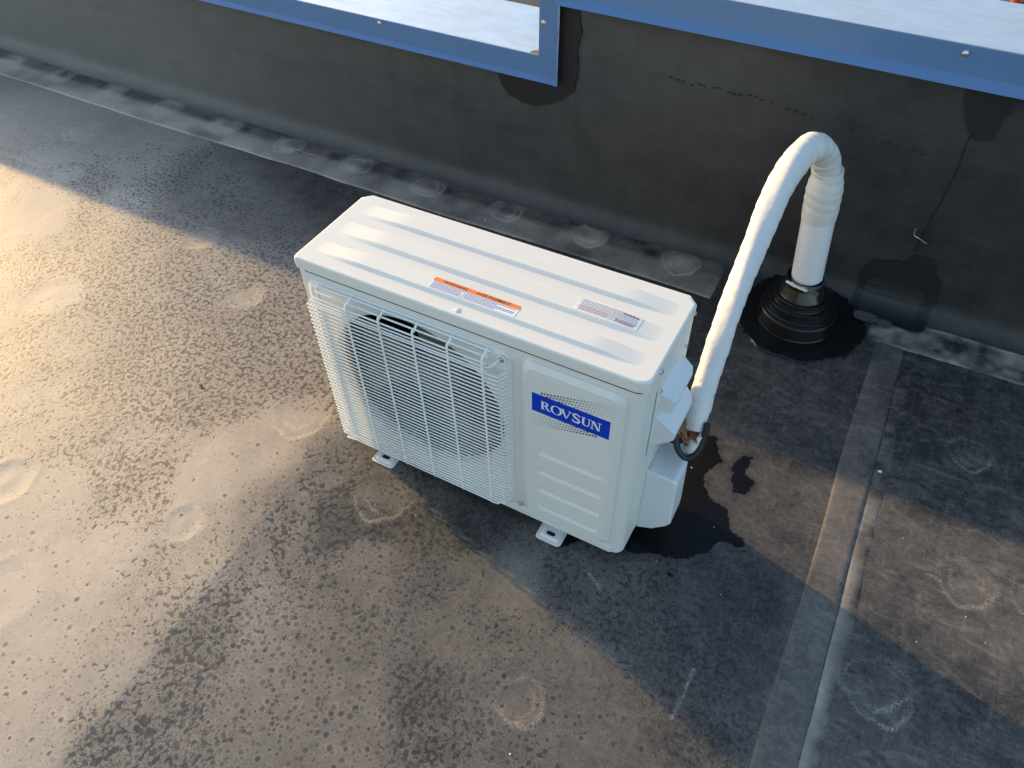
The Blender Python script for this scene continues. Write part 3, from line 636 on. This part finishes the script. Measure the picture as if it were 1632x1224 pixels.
# O
xo = x + .0302; arc(xo, .5 * H, .0112, .53 * H, .0072, .475 * H, 0, 360, 40)
# V
xv = x + .0385; quad((xv + .0005, .98), (xv + .0055, .98), (xv + .0125, 0), (xv + .0100, 0)); quad((xv + .0178, .98), (xv + .0195, .98), (xv + .0125, 0), (xv + .0108, 0)); R_(xv - .001, xv + .0075, .94, 1); R_(xv + .0150, xv + .0218, .94, 1)
# S
xs_ = x + .0690; sp = spline([(xs_ + .0062, .80), (xs_ + .004, .95), (xs_, 1.0), (xs_ - .0045, .93), (xs_ - .0055, .76), (xs_ - .002, .58), (xs_ + .003, .44), (xs_ + .0065, .25), (xs_ + .004, .06), (xs_, .0), (xs_ - .005, .06), (xs_ - .0070, .24)], 46)
for k in range(45):
    a, b = sp[k], sp[k + 1]; u = abs(k - 22.5) / 22.5; w = .0009 + .0013 * (1 - u) ** .7; d = np.array([b[0] - a[0], (b[1] - a[1]) * H]); n_ = np.array([-d[1], d[0]]) / (np.hypot(*d) + 1e-9) * w
    L.append(P2([(a[0] + n_[0], z0 + a[1] * H + n_[1]), (b[0] + n_[0], z0 + b[1] * H + n_[1]), (b[0] - n_[0], z0 + b[1] * H - n_[1]), (a[0] - n_[0], z0 + a[1] * H - n_[1])]))
R_(xs_ + .0055, xs_ + .0068, .74, .98); R_(xs_ - .0075, xs_ - .0062, .02, .28)
# U
xu = x + .0795; R_(xu + .001, xu + .001 + st, .32, 1); R_(xu + .0135, xu + .0135 + thn, .32, 1); R_(xu - .001, xu + .0072, .94, 1); R_(xu + .0110, xu + .0178, .94, 1)
arc(xu + .0080, .34 * H, .0071, .34 * H, .0042, .26 * H, 180, 360, 20, .0008)
# N
xn = x + .0975; R_(xn + .0015, xn + .0015 + thn, 0, 1); R_(xn + .0150, xn + .0150 + thn, 0, 1); quad((xn + .0012, 1), (xn + .0058, 1), (xn + .0166, 0), (xn + .0128, 0)); R_(xn - .001, xn + .0055, 0, .06); R_(xn - .001, xn + .004, .94, 1); R_(xn + .012, xn + .0195, .94, 1)
mk('badge_lettering', *join(*L), PRW, badge, 0)
# halftone corners of the badge: squares shrinking away from the blue
def dots(p0, p1, rows, dirn):
    a = np.array(p0); b = np.array(p1); n = 22; e = (b - a) / (n - 1); q = []; r = []
    for j in range(rows):
        for i in range(n):
            c = a + e * (i + (.5 if j % 2 else 0)) + dirn * j * np.array([.0012, -.0062]) 
            zedge = bz1 if dirn > 0 else bz0; fall = i / (n - 1) if dirn > 0 else 1 - i / (n - 1)
            s = .0020 * (1 - .78 * fall) * (1 - .05 * j)
            inside = (c[1] < zedge + .001) if dirn > 0 else (c[1] > zedge - .001)
            if inside:
                if abs(c[1] - zedge) < .006 and s > .001: r.append(c)
                continue
            q.append(prism([(c[0] - s, c[1] - s * .8), (c[0] + s, c[1] - s * 1.1), (c[0] + s, c[1] + s * .8), (c[0] - s, c[1] + s * 1.1)], lambda x, z: (x, YP - .0004, z), lambda x, z: (x, YP, z)))
    return q, r
q1, r1 = dots((.535, .4455), (.667, .4815), 5, 1); q2, r2 = dots((.516, .3535), (.642, .3885), 5, -1)
o = mk('halftone_print', *join(*q1, *q2), NAVY, ctl, 0); o['kind'] = 'stuff'
gl = []
for c in r1 + r2:
    gl.append(P2([(c[0] - .0030, c[1] - z0 * 0 - .0003), (c[0] + .0024, c[1] - .0003), (c[0] + .0024, c[1] + .0003), (c[0] - .0030, c[1] + .0003)])); gl.append(P2([(c[0] - .0003, c[1] - .0022), (c[0] + .0003, c[1] - .0022), (c[0] + .0003, c[1] + .0022), (c[0] - .0003, c[1] + .0022)]))
if False: o = mk('halftone_print', *join(*gl), PRW, badge, 0); o['kind'] = 'stuff'
# stickers on the lid
ORANGE = paint('sticker_orange', (.85, .22, .02), .45, .02); PAPER = paint('sticker_white', (.82, .82, .82), .42, .01); INK = paint('print_black', (.015, .013, .012), .5, .01); BLUEINK = paint('print_blue', (.10, .12, .38), .5, .01); MAG = paint('print_magenta', (.45, .06, .16), .5, .01); GREYINK = paint('print_grey', (.16, .16, .17), .5, .01)
ZR = ZT + .0055                               # crest of the ribs
def text(name, body, size, x, y, mat, parent, sx=1., shear=0.):
    c = bpy.data.curves.new(name, 'FONT'); c.body = body; c.size = size; c.shear = shear; c.offset = .00006
    tmp = bpy.data.objects.new(name, c); COL.objects.link(tmp); dg = bpy.context.evaluated_depsgraph_get(); dg.update()
    me = bpy.data.meshes.new_from_object(tmp.evaluated_get(dg)); bpy.data.objects.remove(tmp)
    me.materials.clear(); me.materials.append(mat); o = link(bpy.data.objects.new(name, me), parent); o.location = (x, y, 0); o.scale = (sx, 1, 1); return o
def drop(x, x1=.706, xr=.11, h=.0056): return -h * (1 - float(sst(np.array(-x), -x1, -x1 + xr)))   # fall of the rib crest towards its end
def sticker(name, x0, x1, y0, y1, z):
    xs = np.linspace(x0, x1, 30); n = len(xs); V = [(x, y, z + drop(x) + dz) for dz in (0, .0003) for y in (y0, y1) for x in xs]
    F = [(2 * n + i, 2 * n + i + 1, 3 * n + i + 1, 3 * n + i) for i in range(n - 1)] + [(i, i + 1, 2 * n + i + 1, 2 * n + i) for i in range(n - 1)] + [(n + i, n + i + 1, 3 * n + i + 1, 3 * n + i) for i in range(n - 1)] + [(0, n, 3 * n, 2 * n), (n - 1, 2 * n - 1, 4 * n - 1, 3 * n - 1)]
    return mk(name, V, F, PAPER, lid, 30)
def lines(x0, x1, y0, y1, n, z, mat, parent, hgt=.0011, skip=()):
    q = []
    for k in range(n):
        y = y1 - (y1 - y0) * (k + .5) / n; x = x0; xe = x1 - (rng.uniform(0, .4) * (x1 - x0) if k in skip else rng.uniform(0, .004))
        while x < xe:
            w = rng.uniform(.0016, .0052); zz = z + drop(x + w / 2) + .0001; q.append(box(x, min(x + w, xe), y - hgt / 2, y + hgt / 2, zz, zz + .0002)); x += w + .0008
    o = mk('small_print', *join(*q), mat, parent, 0); o['kind'] = 'stuff'; return o
s1 = sticker('warning_sticker', .2795, .4565, .036, .0665, ZR)
mk('orange_band', *prism(rrect(.2797, .4563, .0565, .0664, .0018, 3), lambda x, y: (x, y, ZR + .0003), lambda x, y: (x, y, ZR + .0005)), ORANGE, s1, 0)
t1 = text('lettering', 'WARNING', .0100, .300, .0580, INK, s1, 1.02, .12); t1.location.z = ZR + .0006
t2 = text('lettering', 'AVERTISSEMENT', .0100, .368, .0580, INK, s1, .93, .12); t2.location.z = ZR + .0006
lines(.283, .347, .0375, .0555, 5, ZR + .0003, BLUEINK, s1, .0013, (4,)); lines(.3525, .453, .0375, .0555, 5, ZR + .0003, BLUEINK, s1, .0013, (1, 4))
mk('divider', *box(.3492, .3497, .0365, .056, ZR + .0003, ZR + .0005), INK, s1, 0)
s2 = sticker('notice_sticker', .537, .654, .1035, .1375, ZR)
lines(.5435, .650, .1055, .1355, 8, ZR + .0003, GREYINK, s2, .0012, (7,)); lines(.544, .60, .1085, .1175, 2, ZR + .0004, MAG, s2, .0013); lines(.612, .650, .1065, .1140, 2, ZR + .0004, MAG, s2, .0012); lines(.620, .650, .1295, .1345, 1, ZR + .0004, MAG, s2, .0013)
mk('bullet', *join(*[box(.5395, .5413, y, y + .0016, ZR + .0003, ZR + .0005) for y in (.1335, .126, .1135)]), INK, s2, 0)
# feet
def foot(cx, back=False, dz=0.):
    w = .030; y0, y1 = (-.0275, .055) if not back else (D_ - .055, D_ + .03)
    zf = .0 - dz
    v, f = prism(rrect(cx - w, cx + w, y0, y1, .009, 4), lambda x, y: (x, y, zf + .0005), lambda x, y: (x, y, zf + .004))
    o = mk('foot', v, f, WHITE, ac, 0, .0012)
    cy = y0 + .021 if not back else y1 - .021
    a = rrect(cx - w + .006, cx + w - .006, y0 + .007, y1 - .007, .006, 4); b = rrect(cx - w + .011, cx + w - .011, y0 + .012, y1 - .012, .004, 4)
    sl = rrect(cx - .0105, cx + .0105, cy - .0052, cy + .0052, .0051, 5)
    pv = join(loft([[(x, y, zf + .0035) for x, y in a], [(x, y, zf + .0078) for x, y in b]], cap=False), fill_with_hole([(x, y, zf + .0078) for x, y in b], [(x, y, zf + .0078) for x, y in sl]))
    mk('foot_plate', *pv, WHITE, o, 30)
    mk('slot', *prism(sl, lambda x, y: (x, y, zf + .0042), lambda x, y: (x, y, zf + .0048)), BLACK, o, 0)
    mk('web', *box(cx - w + .010, cx + w - .010, (y0 + .045 if not back else y0 + .004), (y1 - .004 if not back else y1 - .045), zf + .004, ZB + .002), WHITE, o, 0)
for cx, dz in ((.125, .0018), (.560, .0084)): foot(cx, False, dz); foot(cx, True, dz - .001)
# right-hand side: lid screws, side panel, grip hood, upper valve hood, valve cover
mk('side_panel', *prism(rrect(.066, D_ - .012, .030, .520, .006, 3), lambda y, z: (W_ - .004, y, z), lambda y, z: (W_ - .0008, y, z)), WHITE, cas, 0, .0008)
mk('panel_gap', *box(W_ - .0034, W_ - .0026, .0635, .0655, .295, .47), BLACK, cas, 0)
for y, z in ((.052, .5355), (.210, .5355)): uscrew((W_ + .001, y, z), 'x', .0042)
for y, z in ((.077, .4627), (.2024, .462)): uscrew((W_ - .0008, y, z), 'x', .0038)
def hood(name, prof, y0, y1, r, mat=PLAST, bevel=.006):
    """prof in x,z, swept from y0 to y1; back end drawn in"""
    n = 9; rg = []
    for k in range(n):
        u = k / (n - 1); y = y0 + (y1 - y0) * u; sc = 1 if u < .7 else math.sqrt(max(0, 1 - ((u - .7) / .3) ** 2)) * .75 + .25
        rg.append([(W_ - .002 + (x - W_ + .002) * sc, y, z) for x, z in prof])
    v, f = loft(rg); return mk(name, v, f, mat, ac, 35, bevel, 4)
hood('grip_hood', [(.717, .449), (.7225, .446), (.7485, .437), (.7495, .430), (.7435, .409), (.736, .4045), (.717, .402)], .085, .198, .01, bevel=.003)
hood('valve_hood', [(.717, .386), (.7225, .384), (.757, .360), (.7595, .354), (.7585, .343), (.752, .334), (.722, .306), (.717, .305)], .082, .205, .01, bevel=.003)
def valve_cover():
    prof = [(.718, .222), (.776, .2225), (.783, .216), (.7875, .078), (.780, .064), (.752, .034), (.738, .0275), (.7175, .0165)]
    n = 8; rg = []
    for k in range(n):
        u = k / (n - 1); y = .083 + .095 * u; sx = 1 - .28 * max(0, (u - .6) / .4) ** 2; up = -.006 * u
        rg.append([(W_ - .002 + (x - W_ + .002) * sx, y, z + up * (1 if z > .2 else 0) + (.012 * u if z < .08 else 0)) for x, z in prof])
    v, f = loft(rg); return mk('valve_cover', v, f, PLAST, ac, 35, .0055, 4)
vc = valve_cover()
mk('vent_louvre', *prism([(.726, .094), (.7345, .0915), (.728, .1035)], lambda x, y: (x, y, .2195), lambda x, y: (x, y, .2255)), PLAST, vc, 0, .001)
mk('valve_body', *join(tube([(.70, .16, .26), (.752, .16, .262)], .012, 14), tube([(.70, .185, .25), (.745, .185, .252)], .010, 14)), paint('brass', (.55, .38, .18), .35, metal=1), ac, 50)

# ------------------------------------------------------------------ pipe, boot and wrapped line set
PX = lambda z: (.858 - .115 * (z - .10), .925)
RUB = NT('black_rubber'); _p = RUB.pos(); _n = RUB.noise(_p, 30, 3); RUB.set(color=RUB.mix(_n, (.006, .006, .0065), (.010, .010, .010)), rough=.19, spec=.45); RUB.bump(_n, .05, .003); RUB = RUB.m
boot = empty('pipe_boot', 'stepped black rubber boot sealing the pipe to the roof', 'pipe boot'); boot.location = (.863, .920, 0)
prof = [(.1135, .0035), (.1115, .007), (.1085, .048), (.105, .053), (.0985, .0545), (.0985, .061), (.0955, .0635), (.0905, .065), (.0870, .083), (.0880, .0865), (.0880, .0885), (.0845, .091), (.0780, .092), (.0740, .106), (.0752, .109), (.0752, .111), (.0715, .114), (.0645, .115), (.0605, .124), (.0485, .150), (.0465, .156), (.0460, .178), (.0425, .179), (.0415, .160)]
prof = [(r * .945 if r > .05 else r, z * .80) for r, z in prof]
v, f = lathe(prof, 96); v = [(x - .115 * max(z - .03, 0) * .95 - .002, y, z) for x, y, z in v]
mk('boot_body', v, f, RUB, boot, 50)
# flat flange glued to the roof: ragged outline, climbs the cove behind
nth, nr = 120, 14; V = []; F = []
for j in range(nr):
    for i in range(nth):
        a = 2 * math.pi * i / nth; rr = .172 + .006 * math.sin(3 * a + 1) + .004 * math.sin(9 * a) + .0025 * rng.normal() * (j > nr - 3)
        r = .09 + (rr - .09) * j / (nr - 1); X_ = .862 + .012 + r * math.cos(a) * (.97 if math.cos(a) > 0 else 1.0); Y_ = .915 + r * math.sin(a)
        s_ = Y_ - .97
        if s_ > .03: y_, z_ = cove_pt(s_, .004)
        else: y_, z_ = Y_, float(relief(np.array([X_]), np.array([Y_]))[0]) + .0042
        if j >= nr - 2: z_ += .0015 * abs(math.sin(17 * a) * math.sin(5 * a)) if j == nr - 2 else -.0035
        V.append((X_ - .863, y_ - .920, z_))
F = [(j * nth + i, j * nth + (i + 1) % nth, (j + 1) * nth + (i + 1) % nth, (j + 1) * nth + i) for j in range(nr - 1) for i in range(nth)]
mk('base_flange', V, F, RUB, boot, 60)
cz = .136; c0 = (-.0115, .005)
mk('hose_clamp', *(lambda vf: ([(p[0] + c0[0], p[1] + c0[1] - .005, p[2]) for p in vf[0]], vf[1]))(lathe([(.0468, cz - .006), (.0476, cz - .006), (.0476, cz + .006), (.0468, cz + .006)], 48)), STEEL, boot, 40)
v, f = tube([(-.052, -.036, cz), (-.030, -.0455, cz), (.006, -.0535, cz + .0005)], [.0048, .0058, .0048], 10); mk('clamp_screw', v, f, STEEL, boot, 40)
mk('clamp_tail', *box(-.002, .034, -.0525, -.0515, cz - .006, cz + .006), STEEL, boot, 0)
PVC = white_paint('white_pvc', (.78, .79, .80), .30)
pp_ = [(PX(z)[0], PX(z)[1], z) for z in np.linspace(.02, .405, 24)]
v, f = tube(pp_, .0398, 40); tag(mk('roof_pipe', v, f, PVC, None, 60), 'straight white plastic pipe leaning out of the black rubber boot', 'pipe')
TAPE = NT('white_wrapping_tape'); _p = TAPE.pos(); _n = TAPE.noise(_p, 40, 4); _w = TAPE.noise(TAPE.map(_p, (40, 40, 160)), 1, 4, .6, 1.0); TAPE.set(color=TAPE.mix(_n, (.64, .63, .60), (.70, .69, .655)), rough=.58, spec=.35); TAPE.bump(_w, .22, .004); TAPE = TAPE.m
hose = empty('line_set', 'white tape-wrapped refrigerant line set arching from the unit to the pipe', 'hose'); hose.location = (.77, .17, .25)
HL = Vector((.77, .17, .25))
HP = [(.7755, .160, .300), (.771, .172, .318), (.763, .220, .352), (.7575, .300, .402), (.751, .420, .447), (.747, .540, .482), (.746, .660, .518), (.7525, .745, .541), (.764, .805, .549), (.780, .858, .536), (.798, .897, .502), (.810, .918, .462), (.816, .925, .43)]
path = spline(HP, 300) - np.array(HL); arc_s = np.r_[0, np.cumsum(np.linalg.norm(np.diff(path, axis=0), axis=1))]; Ltot = arc_s[-1]
T, N, B = frames(path)
wr = vnoise(np.linspace(0, 9, 300), np.zeros(300), 4, 41)
def hr(i, th):
    s = arc_s[i]; u = s / Ltot
    base = .0215 + .0085 * float(sst(np.array(u), .25, .8)) - .006 * float(1 - sst(np.array(u), 0, .05))
    if u > .80: base += .001
    ph = (s / .038 + th / (2 * math.pi)) % 1
    lap = .0015 * (1 - ph) * (1 if ph > .04 else ph / .04)
    flat = .0016 * math.cos(2 * th + .8) + .0012 * math.sin(3 * th + s * 20)
    bend = max(0, 1 - abs(u - .875) / .12)
    wrk = bend * .0020 * math.sin(s * 330 + 2.2 * math.sin(th * 2 + s * 60)) * (.5 + .5 * math.cos(th - 2.6)) 
    return base + lap + flat * .8 + wrk + .0012 * (wr[i] - .5)
v, f = tube(path, 0, 48, hr); mk('wrapped_hose', v, f, TAPE, hose, 70)
# cuff of tape where hose meets pipe
cp = [(PX(z)[0], PX(z)[1], z) for z in np.linspace(.318, .452, 40)]
def cr(i, th):
    u = i / 39; r = .0412 + .0012 * (1 if u > .15 else u / .15); r += .0006 * math.sin(i * .9 + 1.5 * math.sin(th * 2)) * (u > .2)
    return r * (1 - .17 * float(sst(np.array(u), .60, .97)))
v, f = tube(np.array(cp) - np.array(HL), 0, 48, cr); mk('tape_cuff', v, f, TAPE, hose, 70)
# loose tape tip, bare copper and insulation at the lower end
mk('tape_tip', *(lambda vf: ([(p[0] - HL.x, p[1] - HL.y, p[2] - HL.z) for p in vf[0]], vf[1]))(loft([[(.785, .140, .30), (.800, .150, .30), (.796, .165, .30), (.786, .155, .30)], [(.796, .137, .262), (.799, .141, .262), (.7985, .145, .262), (.796, .142, .262)]])), TAPE, hose, 0, .001)
COPPER = paint('copper', (.72, .33, .20), .28, .08, metal=1)
off = lambda pts: [tuple(np.array(p) - np.array(HL)) for p in pts]
mk('copper_pipe', *tube(off(spline([(.752, .172, .262), (.765, .160, .258), (.774, .148, .270), (.778, .150, .292)], 20)), .0062, 12), COPPER, hose, 60)
mk('copper_pipe', *tube(off(spline([(.742, .185, .252), (.760, .178, .246), (.770, .163, .262), (.773, .160, .292)], 20)), .0042, 12), COPPER, hose, 60)
mk('pipe_insulation', *tube(off(spline([(.758, .150, .250), (.768, .143, .248), (.781, .140, .262), (.784, .146, .285)], 20)), [.0105] * 20, 14), TAPE, hose, 60)
v, f = tube(spline([(.735, .140, .308), (.748, .128, .292), (.760, .120, .270), (.776, .120, .256), (.789, .128, .258), (.796, .140, .275), (.797, .152, .300), (.795, .162, .325)], 50), .0062, 14)
tag(mk('power_cable', v, f, BLACK, None, 60), 'short black cable looping out beneath the white line set', 'cable')

# ------------------------------------------------------------------ litter
CHIP = paint('white_chip', (.75, .74, .70), .6)
CH = [(1.163, .484, .0065, 'crumpled white scrap lying on the seam lap'), (-.516, .882, .003, None), (-.124, .918, .0035, None), (-.465, -.128, .003, None), (-.478, .176, .0025, None), (-.223, -.146, .0018, None), (-1.644, .734, .0025, None), (.773, .298, .0022, None), (.69, -.452, .0025, None), (.869, .168, .0014, None), (.787, .031, .0014, None), (.272, -.11, .0016, None), (1.30, .10, .0016, None), (1.42, .16, .0018, None), (1.24, .33, .0015, None), (1.38, .20, .0016, None), (.93, .02, .0014, None), (.50, -.02, .0013, None)]
for x, y, s, lb in CH:
    bm = bmesh.new(); bmesh.ops.create_icosphere(bm, subdivisions=1, radius=1)
    for vv in bm.verts: vv.co = Vector((vv.co.x * s * rng.uniform(.6, 1.3), vv.co.y * s * rng.uniform(.5, 1.0), vv.co.z * s * .4 * rng.uniform(.6, 1.2)))
    me = bpy.data.meshes.new('paint_chip'); bm.to_mesh(me); bm.free(); me.materials.append(CHIP)
    o = link(bpy.data.objects.new('paint_chip' if not lb else 'paper_scrap', me)); z = float(relief(np.array([x]), np.array([y]))[0])
    o.location = (x, y, z + s * .3 + (.0028 if (1.07 < x < 1.19 or y > .88) else 0)); o.rotation_euler = (0, 0, rng.uniform(0, 3))
    if lb: tag(o, lb, 'scrap')
    else: tag(o, 'tiny white paint chip lying on the dusty roof', 'chip', 'white chips scattered on the roof')
cl = empty('plastic_clip', 'small black plastic clip lying on the dusty membrane', 'clip'); cl.location = (-.428, -.038, float(relief(np.array([-.428]), np.array([-.038]))[0])); cl.rotation_euler = (0, 0, -.75); cl.scale = (.6, .6, .6)
mk('clip_body', *box(-.007, .009, -.0028, .0028, 0, .0035), BLACK, cl, 0, .001); mk('clip_hook', *box(-.011, -.006, -.004, .004, .0005, .006), BLACK, cl, 0, .001)
